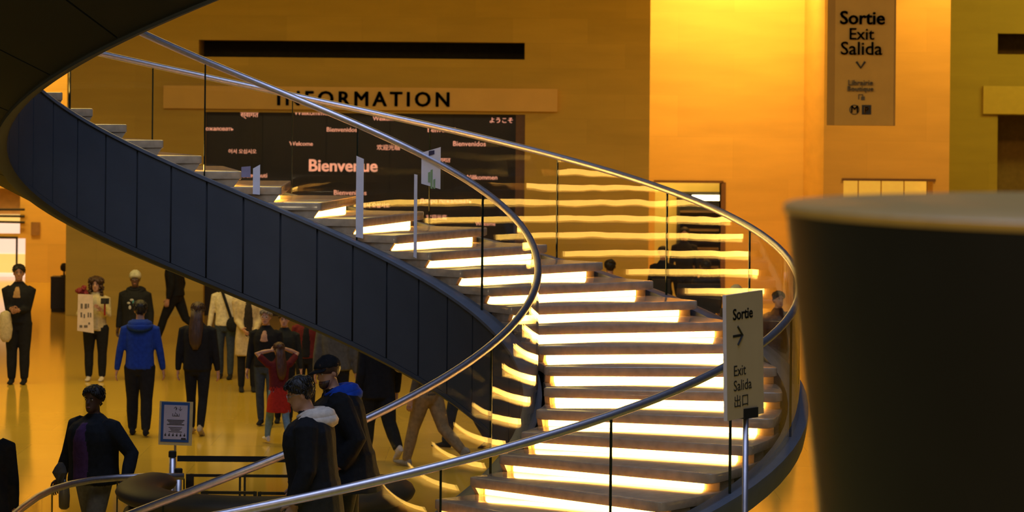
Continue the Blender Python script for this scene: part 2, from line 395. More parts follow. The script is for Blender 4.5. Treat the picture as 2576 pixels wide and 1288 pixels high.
MB().box(at(1298, 300, DI).x, pan[1] - .004, DI + 0.04, DI + 0.33, wz0, pan[3] - .005).obj('panel_frame', m_frame, wpo)
for t_ in (660, 820, 980, 1140): MB().box(at(t_, 400, DI + .25).x - .006, at(t_, 400, DI + .25).x + .006, DI + 0.243, DI + 0.25, wz0, pan[3] - .01).obj('panel_joint', m_black, wpo)
WORDS = [('स्वागत', 605, 650, 294), ('Willkommen', 740, 832, 289), ('Welkom', 938, 990, 303), ('ようこそ', 1232, 1290, 308), ('Добро пожаловать', 470, 587, 328),
         ('Bienvenidos', 822, 898, 331), ('Benvenuti', 1076, 1146, 332), ('Welcome', 728, 787, 366), ('欢迎光临', 948, 1006, 376), ('Bienvenidos', 1140, 1222, 367),
         ('어서 오십시오', 575, 645, 385), ('स्वागत', 1092, 1133, 408), ('Benvenuti', 611, 672, 446), ('Willkommen', 1168, 1251, 451), ('Bienvenidos', 840, 922, 490),
         ('어서 오십시오', 910, 980, 521), ('Добро пожаловать', 1056, 1186, 510), ('欢迎光临', 1072, 1124, 551), ('Welcome', 1196, 1246, 567)]
for w, x0, x1, yb in WORDS:
    if x0 < 516: w, x0 = 'ожаловать', 518
    text_px(w, x0, x1, yb, DI + 0.24, m_pink, wpo, bold=0.008)
text_px('Bienvenue', 777, 950, 430, DI + 0.24, m_pink, wpo, bold=0.03)
a = rect(2474, 216, 2640, 288, DO - .1)
tag(MB().box(*quad_box(a, DO - .1, DO)).obj('sign_band', mat('olive_band_paint', (0.52, 0.40, 0.07), .7, noise=.05)), 'plain olive band above the brown niche of the olive wall', 'sign')
# ------------------------------------------------------------------ right openings
def lamp_mat(n, c, e): return mat(n, (0.8, 0.7, 0.5), 0.5, emit=c, estr=e)
m_shop = mat('shop_wall_paint', (0.80, 0.62, 0.24), 0.7, noise=0.08, scale=2)
struct(MB().box(door1[0] - 1.5, door1[1] + 0.6, DB + 3.4, DB + 3.5, 0, 3.4).box(door1[0] - 1.5, door1[1] + .6, DB + .5, DB + 3.4, 3.3, 3.4).obj('wall_shop', m_shop))
a = rect(1742, 491, 1830, 505, DB + 2.6)
o = MB().box(*quad_box(a, DB + 2.6, DB + 2.75)).obj('ceiling_light', lamp_mat('tube_light_white', (1.0, 0.80, 0.42), 6.0))
tag(o, 'white tube light glowing inside the doorway beside the information wall', 'lamp')
area('shop_lamps', ((door1[0] + door1[1]) / 2 - .3, DB + 1.6, 3.2), ((door1[0] + door1[1]) / 2 - .3, DB + 3.0, 1.8), 1.8, 55, GOLD, .4)
sh = thing('shop_shelf', 'dark shelf unit inside the doorway under the white tube light', 'shelf', (at(1770, 520, DB + 2.9).x, DB + 3.1, 0))
sx0, sx1 = at(1708, 520, DB + 2.9).x - sh.location.x, at(1840, 520, DB + 2.9).x - sh.location.x
zt_ = at(1770, 484, DB + 2.9).z
MB().box(sx0, sx1, .2, .25, 0, zt_).obj('back_panel', m_dark, sh)
for xx in (sx0, sx1): MB().box(xx - .03, xx + .03, -.2, .2, 0, zt_).obj('side_panel', m_dark, sh)
for q in range(5): MB().box(sx0 + .03, sx1 - .03, -.2, .2, zt_ - .04 - q * .42, zt_ - q * .42).obj('shelf_board', m_frame if q else m_dark, sh)
struct(MB().box(door1[0] - .03, door1[1] + .05, DB - .03, DB + .02, door1[3] - .02, door1[3] + .035).box(door1[1], door1[1] + .10, DB - .03, DB + .5, 0, door1[3]).obj('trim_2', m_frame))
struct(MB().box(door2[0] - .03, door2[1] + .05, DR - .03, DR + .02, door2[3] - .02, door2[3] + .03).obj('trim_3', m_frame))
m_amb = mat('amber_glass_lit', (0.8, 0.5, 0.1), 0.4, emit=(1.0, 0.55, 0.06), estr=0.55)
lw = thing('lit_showcase', 'row of glowing amber glass panels inside the far right doorway', 'showcase', ((door2[0] + door2[1]) / 2, DR + 2.0, 0))
w_ = (door2[1] - door2[0])
for q in range(4):
    MB().box(-w_ / 2 + .08 + q * .48, -w_ / 2 + .53 + q * .48, 0, .05, .1, 3.0).obj('glass_panel', m_amb, lw)
MB().box(-w_ / 2 + .05, w_ / 2 + .5, .05, .15, 0, 3.1).obj('back_panel', m_frame, lw)
# ------------------------------------------------------------------ far left doorway
m_pinklit = mat('lit_display_pink', (0.8, 0.6, 0.5), 0.5, emit=(1.0, 0.70, 0.52), estr=1.0)
ds = thing('lit_display_wall', 'pinkish glowing display wall seen through the far left doorway', 'display', (at(0, 650, DL + 2).x, DL + 2.0, 0))
MB().box(-3.2, .75, 0, .05, 0.0, 1.5).obj('screen', m_pinklit, ds)
m_goldlit = mat('lit_display_gold', (0.8, 0.6, 0.3), 0.5, emit=(1.0, 0.62, 0.16), estr=1.0)
MB().box(-3.2, .75, -.03, .0, .10, .55).obj('light_panel', m_goldlit, ds); MB().box(-3.2, .75, -.03, .0, 1.32, 1.5).obj('light_panel', m_goldlit, ds)
df = thing('door_frame', 'thin black metal door frame in the far left doorway', 'door frame', (at(20, 650, DL).x, DL - .06, 0))
zd = at(20, 597, DL).z
for xx in (-.32, .21): MB().box(xx - .02, xx + .02, 0, .05, 0, zd - .03).obj('post', m_black, df)
MB().box(-1.6, .23, 0, .05, zd - .03, zd + .02).obj('lintel', m_black, df)
m_lat = mat('opening_back_wall', (0.70, 0.43, 0.08), 0.7, noise=.1)
struct(MB().box(hi[0], hi[1] + .5, DL + 2.2, DL + 2.3, hi[2] - .4, hi[3] + .4).obj('wall_left_2', m_lat))
for yy, sl in ((527, 0), (543, .01), (557, .02)):
    a, b = at(-60, yy, DL - .1), at(62, yy + sl * 120, DL - .1)
    tag(MB().tube([a, b], .03, 6).obj('railing_bar', m_black), 'thin dark railing bar across the upper opening of the far left wall', 'railing bar', 'bars across the far left opening')
a = rect(78, 559, 100, 592, DL - .05)
tag(MB().box(*quad_box(a, DL - .05, DL)).obj('wall_plaque', mat('plaque_bronze', (0.28, 0.16, 0.06), .5)), 'small brown square plaque on the far left orange wall', 'plaque')
cb = on_floor(148, 783)
c = thing('cabinet', 'low black cabinet standing by the corner of the information wall', 'cabinet', (cb.x, cb.y, 0))
MB().box(-.14, .14, -.2, .2, .06, .69).obj('body', m_black, c); MB().box(-.13, .13, -.19, .19, 0, .06).obj('plinth', m_dark, c); MB().box(-.145, .145, -.205, .205, .69, .71).obj('top', m_black, c)
dv = thing('desk_lamp', 'small dark lamp with round head on top of the low black cabinet', 'lamp', (cb.x + .1, cb.y, .71))
MB().lathe([(.07, 0), (.07, .02), (.02, .03), (.018, .1)], 14).obj('base', m_black, dv); MB().lathe([(.03, .1), (.075, .13), (.08, .2), (.05, .26), (.01, .27)], 14).obj('shade', m_dark, dv, True)
# ------------------------------------------------------------------ hanging exit banner
DBN = 46.0
m_ban = mat('banner_fabric', (0.64, 0.36, 0.06), 0.8, noise=0.05, scale=3); m_bann = mat('banner_border', (0.46, 0.25, 0.04), 0.8, noise=.06, scale=3)
m_ink2 = mat('banner_ink', (0.03, 0.028, 0.024), .7); m_ink3 = mat('banner_ink_faded', (0.11, 0.085, 0.045), .7)
bc = at(2166, 316, DBN)
bn = thing('hanging_sign', 'tan hanging banner with Sortie Exit Salida and parking symbols', 'sign', (bc.x, DBN, bc.z))
bw = 86 * DBN / F
BH = 3.6
MB().box(-bw, bw, 0, .03, 0, BH).obj('border_cloth', m_bann, bn); MB().box(-bw + .12, bw - .03, -.006, 0, 0.004, BH - .01).obj('face_cloth', m_ban, bn)
MB().tube([(-bw - .05, .015, BH), (bw + .05, .015, BH)], .03, 8).obj('top_bar', m_steel, bn)
for xx in (-bw + .1, bw - .1): MB().tube([(xx, .015, BH), (xx, .015, ZT - bc.z)], .006, 6).obj('cable', m_steel, bn)
def ban(body, x0, x1, yb, m, **k): return text_px(body, x0, x1, yb, DBN - .012, m, bn, **k)
ban('Sortie', 2113, 2226, 60, m_ink2, bold=.025); ban('Exit', 2137, 2199, 99, m_ink2, bold=.008); ban('Salida', 2115, 2219, 137, m_ink2, bold=.008)
ban('Librairie', 2134, 2196, 214, m_ink3); ban('Boutique', 2132, 2197, 229, m_ink3); ban('M', 2141, 2158, 283, m_ink3, bold=.01)
def pxl(pts, D, y, m, parent, name, r):
    MB().tube([at(x_, y_, D) - Vector(parent.location) + Vector((0, y, 0)) for x_, y_ in pts], r, 6).obj(name, m, parent)
pxl([(2154, 155), (2165, 171), (2176, 155)], DBN, -.012, m_ink2, bn, 'arrow', .018)
pxl([(2160, 250), (2160, 238), (2170, 238), (2170, 244)], DBN, -.012, m_ink3, bn, 'bag_symbol', .008)
a = rect(2166, 243, 2175, 252, DBN); MB().box(a[0] - bc.x, a[1] - bc.x, -.014, -.006, a[2] - bc.z, a[3] - bc.z).obj('bag_symbol', m_ink3, bn)
cc = at(2149, 276, DBN) - bn.location
MB().tube([cc + Vector((.075 * math.cos(2 * PI * j / 20), -.012, .075 * math.sin(2 * PI * j / 20))) for j in range(20)], .008, 5, closed=True).obj('metro_ring', m_ink3, bn)
a = rect(2168, 264, 2191, 288, DBN); pk = MB().box(a[0] - bc.x, a[1] - bc.x, -.014, -.006, a[2] - bc.z, a[3] - bc.z).obj('parking_square', m_ink2, bn)
t_ = ban('P', 2174, 2185, 284, m_ban, bold=.03); t_.location.y -= .012
# ------------------------------------------------------------------ exit sign on a pole
DS = 18.4
m_board = mat('sign_board_white', (0.78, 0.60, 0.34), 0.6, noise=0.04, scale=5); m_edge = mat('sign_board_lit_edge', (0.8, 0.72, 0.72), .5)
pb = at(1876, 1060, DS)
sg = thing('exit_sign_stand', 'tall pole sign reading Sortie Exit Salida in front of the stairs', 'sign', (pb.x, DS, 0))
MB().lathe([(.20, 0), (.20, .012), (.19, .02), (.03, .03)], 24).obj('base', m_steel, sg, 'auto')
zc = at(1876, 1040, DS).z
MB().tube([(0, 0, .03), (0, 0, zc)], .019, 12).obj('pole', m_steel, sg, True)
AZ = math.radians(52)
bd = MB(); BW, BHt = 0.425, 0.80
Mb = Matrix.Rotation(AZ, 4, 'Z') @ Matrix.Rotation(math.radians(-2.0), 4, 'Y')
bd_o = MB().box(-BW / 2, BW / 2, -.012, .012, 0, BHt).obj('board', m_board, sg, loc=(-.012, -.03, zc - .02), rot=Mb.to_euler())
MB().box(-BW / 2 - .004, -BW / 2, -.013, .013, 0, BHt).obj('board_lit_edge', m_edge, bd_o)  # paler strip: light on the board's left side put into its colour
MB().box(-.06, .10, -.03, .03, -.03, .035).obj('clamp', m_black, sg, loc=(0, 0, zc), rot=(0, 0, AZ))
def sgt(body, u, v, sz, **k): return text(body, sz, (u * BW - BW / 2, -.0135, v * BHt), m_ink, bd_o, extrude=.0008, **k)
sgt('Sortie', .17, .795, .100, bold=.026, sx=.95); sgt('Exit', .17, .345, .098, sx=.95); sgt('Salida', .17, .225, .098, sx=.95); sgt('出口', .17, .10, .088)
MB().box(.17 * BW - BW / 2, .42 * BW - BW / 2, -.0145, -.012, .655 * BHt, .675 * BHt).obj('arrow', m_ink, bd_o)
for s_ in (-1, 1):
    MB().tube([(.43 * BW - BW / 2, -.0125, .665 * BHt), (.30 * BW - BW / 2, -.0125, (.665 + s_ * .075) * BHt)], .0085, 4).obj('arrow', m_ink, bd_o)
# ------------------------------------------------------------------ access notice, belt posts, gates
DN = 27.6
m_lilac = mat('notice_paper', (0.62, 0.55, 0.66), .6, noise=.04); m_blue = mat('notice_border_blue', (0.02, 0.10, 0.34), .5); m_cream = mat('notice_backing', (0.72, 0.55, 0.24), .5)
nb_ = at(440, 1120, DN)
nt_ = thing('access_notice', 'framed lilac access notice with blue border above the belt posts', 'notice', (nb_.x, DN, 0))
kx = DN / F
NM = Matrix.Rotation(math.radians(1.5), 4, 'Y')
no = MB().box(-42 * kx, 42 * kx, 0, .01, 0, 110 * kx).obj('backing', m_cream, nt_, loc=(0, 0, nb_.z), rot=NM.to_euler())
MB().box(-37 * kx, 34 * kx, -.004, 0, 8 * kx, 108 * kx).obj('border', m_blue, no); MB().box(-30 * kx, 29 * kx, -.007, -.004, 15 * kx, 101 * kx).obj('paper', m_lilac, no)
MB().tube([(0, .02, 0), (0, .02, nb_.z + .1)], .012, 8).obj('post', m_steel, nt_); MB().lathe([(.16, 0), (.16, .012), (.03, .025)], 20, c=(0, .02, 0)).obj('base', m_steel, nt_)
for yy, lines, x0, h in ((62, 4, 22, 2.0), (44, 4, 17, 1.5)):
    for q in range(lines):
        hw = (x0 - (q % 3) * 3) * kx
        MB().box(-hw, hw, -.0085, -.007, (yy - q * 3.6) * kx, (yy - q * 3.6 + h) * kx).obj('text_line', m_ink, no)
text('↑↓', 12 * kx * 1.2, (-7 * kx, -.008, 87 * kx), m_ink, no, extrude=.0005)
MB().box(-9 * kx, 9 * kx, -.0085, -.007, 73 * kx, 74.2 * kx).box(-9 * kx, -7.8 * kx, -.0085, -.007, 73 * kx, 80 * kx).box(7.8 * kx, 9 * kx, -.0085, -.007, 73 * kx, 80 * kx).obj('lift_symbol', m_ink, no)
MB().tube([Vector((4 * kx * math.cos(a_), -.008, 77 * kx + 3 * kx * math.sin(a_))) for a_ in [PI * .8 + j * .3 for j in range(15)]], .5 * kx, 5).tube([(-1 * kx, -.008, 84 * kx), (-1 * kx, -.008, 79 * kx), (3 * kx, -.008, 79 * kx), (5 * kx, -.008, 75 * kx)], .6 * kx, 5).obj('wheelchair_symbol', m_ink, no)
for q in range(6):
    xx = (-25 + q * 9.6) * kx
    MB().ell((xx, -.0075, 25 * kx), (2.3 * kx, .001, 2.6 * kx)).ell((xx + .5 * kx, -.0075, 29 * kx), (1.2 * kx, .001, 1.2 * kx)).obj('pictogram', m_ink, no)
MB().box(15 * kx, 27 * kx, -.0085, -.007, 15.5 * kx, 19 * kx).obj('print_mark', m_ink, no)
m_belt = mat('belt_black', (0.01, 0.01, 0.011), .8)
def belt_post(x, ytop, D, label, r=.033):
    p = at(x, ytop, D); t = thing('belt_post', label, 'belt post', (p.x, D, 0))
    MB().lathe([(.17, 0), (.17, .015), (.16, .025), (.04, .035)], 24).obj('base', m_steel, t, 'auto')
    MB().tube([(0, 0, .03), (0, 0, p.z - .03)], r, 14).obj('pole', m_steel, t, True)
    MB().lathe([(r * 1.15, p.z - .05), (r * 1.15, p.z), (r * .9, p.z + .008)], 16).obj('cap', m_black, t, 'auto'); return p
p1 = belt_post(434, 1136, 27.0, 'tall silver belt post holding the black belt below the access notice')
belt_post(449, 1180, 26.3, 'short silver belt post next to the taller belt post')
a = at(446, 1146, 27.0); b_ = at(760, 1153, 27.0)
tag(MB().box(a.x, b_.x, 26.995, 27.0, a.z - .055, a.z).obj('barrier_belt', m_belt), 'black stretched barrier belt running from the tall silver post', 'barrier belt')
belt_post(762, 1141, 27.0, 'silver belt post at the far end of the black belt')
def gate(D, x0, x1, ytop, verts, label, wpost):
    a, b = at(x0, ytop, D), at(x1, ytop, D); t = thing('glass_gate', label, 'gate', (a.x, D, 0)); L = b.x - a.x
    MB().box(0, L, -.015, .015, a.z - .025, a.z).obj('top_bar', m_gate, t); MB().box(0, L, -.015, .015, .06, .09).obj('bottom_bar', m_gate, t)
    for xv, w in [(0, wpost), (L, wpost * .5)] + [((at(v, ytop, D).x - a.x), .018) for v in verts]:
        MB().box(xv - w / 2, xv + w / 2, -.02, .02, 0, a.z).obj('post', m_gate, t)
    MB().box(.03, L - .03, -.005, .005, .09, a.z - .03).obj('pane', m_glass, t)
m_gate = mat('gate_metal_dark', (0.045, 0.042, 0.04), .4, .6)
gate(26.1, 478, 740, 1192, (604, 616), 'rear dark metal gate frame with clear pane behind the handrail', .07)
gate(25.2, 514, 642, 1235, (), 'low dark metal gate leaf with clear pane hinged at a thick post', .06)
gate(25.2, 653, 760, 1237, (), 'narrow dark metal gate leaf with clear pane beside the men', .03)
# curved guard rail in the well
pts = [(-60, 1400, 0)]
gp = [Vector((-3.98, 21.4, 1.0)), Vector((-3.99, 22.4, 1.0)), Vector((-4.0, 23.5, 1.0)), Vector((-3.98, 24.2, 1.0)), Vector((-3.93, 24.65, 1.0)), Vector((-3.83, 25.0, 1.0)), Vector((-3.68, 25.28, 1.0)), Vector((-3.48, 25.46, 1.0)), Vector((-3.25, 25.55, 1.0)), Vector((-2.9, 25.58, 1.0))]
gr = thing('guard_rail', 'curved tube guard rail on clear glass inside the stair well', 'railing', (-3.6, 24.5, 0)); GO = Vector((3.6, -24.5, 0))
MB().tube([p + GO for p in gp], .03, 12).obj('handrail', m_steel, gr, True)
for a_, b_ in ((0, 4), (4, 7), (7, 9)):
    seg = gp[a_:b_ + 1]
    MB().rings([[Vector((p.x, p.y, .0)) + GO, Vector((p.x, p.y, .98)) + GO, Vector((p.x + .012, p.y - .008, .98)) + GO, Vector((p.x + .012, p.y - .008, 0)) + GO] for p in seg]).obj('glass_pane', m_glass, gr)
    q = seg[-1]; MB().box(q.x - 3.6 + 7.2 - .006 - 0, q.x + 3.6 + .006, q.y - 24.5 - .01, q.y - 24.5 + .01, 0, .98).obj('glass_joint', m_gedge, gr)
# padded open ring of the lift platform
m_pad = mat('padded_leather_dark', (0.045, 0.037, 0.030), .55, noise=.12, scale=6)
rg = thing('lift_ring', 'dark padded open ring around the lift platform in the stair well', 'lift', (-2.06, 24.3, 0))
def cring(R, z, rx, rz, t0, t1, name, m, n=48):
    rings = []
    for i in range(n + 1):
        t = t0 + (t1 - t0) * i / n; e = min(1, min(i, n - i) / 3.0 ); e = math.sqrt(max(0.02, 1 - (1 - e) ** 2))
        rings.append([Vector(((R + rx * e * math.cos(a)) * math.cos(t), (R + rx * e * math.cos(a)) * math.sin(t), z + rz * e * math.sin(a))) for a in [2 * PI * j / 14 for j in range(14)]])
    MB().rings(rings).obj(name, m, rg, True)
cring(1.07, 1.06, .20, .095, math.radians(146), math.radians(394), 'top_pad', m_pad)
cring(1.04, .86, .17, .10, math.radians(144), math.radians(396), 'lower_pad', m_pad)
mb = MB(); n = 40
mb.rings([[Vector((r * math.cos(t), r * math.sin(t), z)) for r, z in ((.98, 0), (1.12, 0), (1.12, .8), (.98, .8))] for t in [math.radians(146 + 248 * i / n) for i in range(n + 1)]])
mb.obj('drum_wall', m_strg, rg, 'auto')
# dark flared pedestal close to the camera
DP = 5.7
pt = at(2300, 515, DP); pz = pt.z; px_ = at(1974, 540, DP).x + .93 / math.cos(math.atan(0.1)) 
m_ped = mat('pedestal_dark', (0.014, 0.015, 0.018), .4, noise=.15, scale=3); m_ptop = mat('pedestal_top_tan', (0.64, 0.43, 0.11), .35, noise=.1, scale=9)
pd = thing('flared_pedestal', 'large dark round pedestal flaring up to a pale tan top', 'pedestal', (px_, DP, 0))
RP = .93; slope = .113
prof = [(RP - slope * (pz - z) * 1.0, z) for z in (0.0, 1.0, 2.0, 3.0, 3.6, pz - .2, pz - .021)]
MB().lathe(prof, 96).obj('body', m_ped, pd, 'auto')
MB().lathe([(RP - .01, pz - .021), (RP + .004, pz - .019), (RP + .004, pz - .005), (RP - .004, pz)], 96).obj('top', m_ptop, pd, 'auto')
# ------------------------------------------------------------------ reflections in the inner glass, built as thin coloured sheets
m_refl_white = mat('reflection_white', (0.90, 0.87, 0.93), .6, noise=.05); m_refl_green = mat('reflection_green', (0.30, 0.48, 0.24), .6); m_refl_navy = mat('reflection_navy', (0.03, 0.03, 0.10), .6)
def inv_theta(R, x):
    best = None
    for i in range(3000):
        t = 0.2 + 2.4 * i / 3000; X = CXY[0] + R * math.cos(t); D = CXY[1] + R * math.sin(t)
        e = abs(CX + F * X / D - x)
        if best is None or e < best[0]: best = (e, t)
    return best[1]
def sheet(x0, x1, ys, label, R=RI - .014, m=m_refl_white):
    """a reflection painted as a thin sheet on the curved glass: ys = (top left, top right, bottom left, bottom right)"""
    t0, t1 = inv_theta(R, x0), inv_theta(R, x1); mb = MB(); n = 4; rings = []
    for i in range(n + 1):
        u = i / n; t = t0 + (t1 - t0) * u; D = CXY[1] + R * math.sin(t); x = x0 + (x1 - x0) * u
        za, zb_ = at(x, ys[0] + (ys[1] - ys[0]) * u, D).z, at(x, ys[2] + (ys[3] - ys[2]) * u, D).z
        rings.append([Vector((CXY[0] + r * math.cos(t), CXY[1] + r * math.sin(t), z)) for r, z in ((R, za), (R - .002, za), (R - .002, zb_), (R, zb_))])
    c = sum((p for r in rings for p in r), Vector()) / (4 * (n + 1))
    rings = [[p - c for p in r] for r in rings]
    o = mb.rings(rings).obj('reflection_sheet', m, None, False, c)
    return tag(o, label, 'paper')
s1 = sheet(1062, 1110, (384, 370, 462, 476), 'white and green poster reflection painted as a sheet on the inner stair glass')
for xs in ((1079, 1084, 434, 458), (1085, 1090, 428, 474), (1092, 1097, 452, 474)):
    o = sheet(xs[0], xs[1], (xs[2], xs[2] - 2, xs[3], xs[3] + 1), 'x', RI - .0175, m_refl_green); o.name = 'green_reflection'; l = o.location.copy(); o.parent = s1; o.location = l - s1.location; del o['label']; del o['category']
o = sheet(1080, 1094, (380, 378, 392, 388), 'x', RI - .0175, m_refl_navy); o.name = 'dark_reflection'; l = o.location.copy(); o.parent = s1; o.location = l - s1.location; del o['label']; del o['category']
sheet(898, 917, (392, 400, 596, 600), 'tall narrow white painted reflection beside a joint of the inner stair glass')
sheet(1044, 1052, (438, 440, 646, 650), 'very thin white painted reflection on the inner stair glass')
sheet(638, 656, (424, 414, 488, 490), 'short curved white painted reflection low on the inner stair glass')
sheet(609, 632, (420, 418, 446, 446), 'small faint lilac painted reflection beside the curved white one', m=mat('reflection_lilac', (0.35, 0.30, 0.42), .6))
# ------------------------------------------------------------------ people
HEADR = [(0.0, .020, .074, .040), (.05, .036, .086, .018), (.13, .050, .090, -.018), (.22, .057, .089, -.040), (.33, .062, .087, -.062), (.45, .068, .083, -.085),
         (.53, .071, .082, -.094), (.62, .074, .089, -.099), (.74, .074, .087, -.100), (.85, .065, .070, -.088), (.94, .046, .040, -.062), (1.0, .012, -.002, -.022)]
HH = 0.232
def headring(zf):
    zf = min(max(zf, 0), 1)
    for a, b in zip(HEADR[:-1], HEADR[1:]):
        if zf <= b[0]:
            t = (zf - a[0]) / (b[0] - a[0]); return [a[i] + (b[i] - a[i]) * t for i in (1, 2, 3)]
    return list(HEADR[-1][1:])
def headpt(phi, zf, off=0.0):
    w, f, b = headring(zf); c, r = (f + b) / 2, (f - b) / 2
    return Vector(((w + off) * math.sin(phi), c + (r + off) * math.cos(phi), zf * HH))
def shell(zlow, off, mb, top=0.012, n=20, rows=7, noise=0.0, tuck=0.003, mi=0, puff=0.0):
    """a cap of hair or wool over the skull down to the line zlow(phi)"""
    rings = []
    for i in range(rows + 1):
        t = i / rows; ring = []
        for j in range(n):
            phi = 2 * PI * j / n; z0 = zlow(abs((phi + PI) % (2 * PI) - PI))
            zf = z0 + (1.0 - z0) * math.sin(t * PI / 2)
            o = (tuck if i == 0 else off) + puff * math.sin(PI * min(1, t * 1.2)) + (random.uniform(-noise, noise) if i else 0)
            p = headpt(phi, zf, o)
            if zf < 0: p.z = zf * HH
            p.z += top * t; ring.append(p)
        rings.append(ring)
    mb.rings(rings, mi); return mb
def lerp3(a, b, c):
    """value at the forehead, the temples and the nape"""
    def f(p):
        p = p / PI
        return a + (b - a) * min(1, p / 0.5) if p < 0.5 else b + (c - b) * (p - 0.5) / 0.5
    return f
def cloth(col):
    key = 'cloth_%02d_%02d_%02d' % tuple(int(c * 99) for c in col)
    return mat(key, col, 0.9, noise=0.18, scale=22, bump=0.25, spec=0.2)
SKIN = {'fair': (0.50, 0.27, 0.17), 'tan': (0.36, 0.18, 0.10), 'dark': (0.09, 0.045, 0.028)}
def skinm(k): return mat('skin_' + k, SKIN[k], 0.5, noise=0.06, scale=20)
m_eye = mat('eye_dark', (0.02, 0.014, 0.01), 0.2); m_lip = mat('lips', (0.33, 0.12, 0.09), 0.5); m_eyew = mat('eye_white', (0.6, 0.55, 0.5), 0.3)
BLACK, JEAN, CREAM = (0.012, 0.013, 0.015), (0.035, 0.05, 0.075), (0.60, 0.52, 0.36)
HAIRC = {'black': (0.012, 0.010, 0.009), 'brown': (0.055, 0.026, 0.014), 'grey': (0.22, 0.19, 0.15), 'auburn': (0.07, 0.025, 0.012)}
def person(label, base, face, H=1.75, legs=((0, 0), (0, 0)), arms=None, lean=0.0, top=BLACK, bottom=BLACK, shoe=BLACK, skin='fair',
           hair=('short', 'black'), bulk=1.0, hem=0.90, flare=1.0, legw=1.0, turn=0.0, tilt=0.0, voxel=0.013, sleeve=1.0, dress=None, hood=None,
           inner=None, inner_from=0.0, group=None, cuff=None, beard=False, glasses=False, stance=0.09, extras=None, name='person'):
    k = H / 1.75
    root = thing(name, label, 'person', base, math.radians(face), group)
    mats = [skinm(skin), cloth(top), cloth(bottom), cloth(shoe), cloth(inner or top), cloth(dress[3] if dress else top)]
    src = MB()
    LM = Matrix.Translation((0, 0, .93)) @ Matrix.Rotation(-math.radians(lean), 4, 'X') @ Matrix.Translation((0, 0, -.93))
    def loft(rows, mi, M=None, n=16):
        rings = []
        for z, w, d, y in rows:
            ring = []
            for j in range(n):
                a = 2 * PI * j / n; c, s = math.cos(a), math.sin(a)
                e = 0.82
                p = Vector((w * math.copysign(abs(c) ** e, c), y + d * math.copysign(abs(s) ** e, s), z)); ring.append(M @ p if M else p)
            rings.append(ring)
        src.rings(rings, mi)
    # legs, the lower foot set on the ground
    feet = []
    for sx, (hf, kn) in zip((-1, 1), legs):
        hip = Vector((sx * stance, 0, .90)); f, g = math.radians(hf), math.radians(hf - kn)
        knee = hip + Vector((sx * 0.01, math.sin(f), -math.cos(f))) * .43
        ank = knee + Vector((0, math.sin(g), -math.cos(g))) * .40
        feet.append((sx, hip, knee, ank, g))
    drop = min(a.z - .075 - (0.10 * max(0, -math.sin(g)) if g < -0.35 else 0) for _, _, _, a, g in feet)
    dz = Vector((0, 0, -drop))
    LM = Matrix.Translation(dz) @ LM
    for sx, hip, knee, ank, g in feet:
        hip, knee, ank = hip + dz, knee + dz, ank + dz
        src.tube([hip + Vector((0, 0, .05)), hip, hip.lerp(knee, .5), knee, knee.lerp(ank, .45), knee.lerp(ank, .97)],
                 [.092, .096 * legw, .083 * legw, .064 * legw, .062 * legw, .050 * max(1, legw * .95)], 12, 2)
        pit = min(0, g * 0.9) if g < -0.35 else (g * .5 if g > .25 else 0)
        R = Matrix.Rotation(pit, 3, 'X')
        rows = []
        for y, w, h, b in ((-.075, .030, .075, .0), (-.06, .037, .10, 0), (0, .040, .095, 0), (.07, .044, .065, 0), (.13, .046, .048, 0), (.175, .036, .036, .004), (.192, .018, .022, .008)):
            ring = []
            for j in range(10):
                a = 2 * PI * j / 10
                ring.append(ank + R @ Vector((w * math.cos(a), y, -.075 + b + max(-h * .5, h * .5 * math.sin(a)) + h * .5)))
            rows.append(ring)
        src.rings(rows, 3)
    # trunk
    P = Matrix.Translation(dz)
    loft([(.79, .11, .09, 0), (.86, .165, .115, -.005), (.94, .172, .120, -.005), (1.02, .155, .108, 0)], 2, P)
    b = bulk
    loft([(hem, .172 * b * flare, .125 * b * flare, 0), (hem + .03, .174 * b * flare, .126 * b * flare, 0), (1.04, .165 * b, .118 * b, 0), (1.16, .166 * b, .120 * b, .004),
          (1.28, .178 * b, .126 * b, .006), (1.36, .176 * b, .120 * b, 0), (1.415, .148 * b, .10 * b, -.008), (1.465, .092 * b, .076, -.012), (1.505, .068, .066, -.008)], 1, LM)
    if hem < 0.8:                        # long coat: skirt of the coat hangs from the hips
        loft([(hem, .20 * b * flare, .15 * b * flare, 0), (.78, .19 * b, .14 * b, 0), (1.0, .168 * b, .12 * b, 0)], 1, P)
    if inner:
        iw = .075 if b < 1.3 else .10
        loft([(hem + .01, iw, .05, .125 * b * flare - .036), (1.04, iw, .05, .118 * b - .034), (1.16, iw, .05, .124 * b - .034), (1.28, iw * .85, .05, .132 * b - .036), (1.37, iw * .6, .05, .118 * b - .034), (1.43, iw * .35, .04, .09 * b - .034)][0 if inner_from < 1 else 3:], 4, LM)
    if dress: loft([(dress[0], dress[2], dress[2] * .8, 0), ((dress[0] + dress[1]) / 2, dress[2] * .9, dress[2] * .72, 0), (dress[1], .165, .118, 0)], 5, P)
    # arms
    arms = arms or {}
    fingers = MB()
    for sx, key in ((-1, 'L'), (1, 'R')):
        S = LM @ Vector((sx * (.185 * (.6 + .4 * b)), -.005, 1.385))
        spec = arms.get(key, (sx * .27, .03, .85)); hint = Vector(spec[3:6]) if len(spec) > 3 else Vector((sx * .4, -1, -.1))
        Wt = Vector(spec[:3]) + dz * .8
        l1, l2 = .29, .255; dv = Wt - S; d = max(.08, min(dv.length, .995 * (l1 + l2))); u = dv.normalized(); Wt = S + u * d
        a = (l1 * l1 - l2 * l2 + d * d) / (2 * d); h = math.sqrt(max(l1 * l1 - a * a, 0))
        pr = (hint - u * hint.dot(u)); pr = pr.normalized() if pr.length > 1e-4 else Vector((0, -1, 0))
        E = S + u * a + pr * h
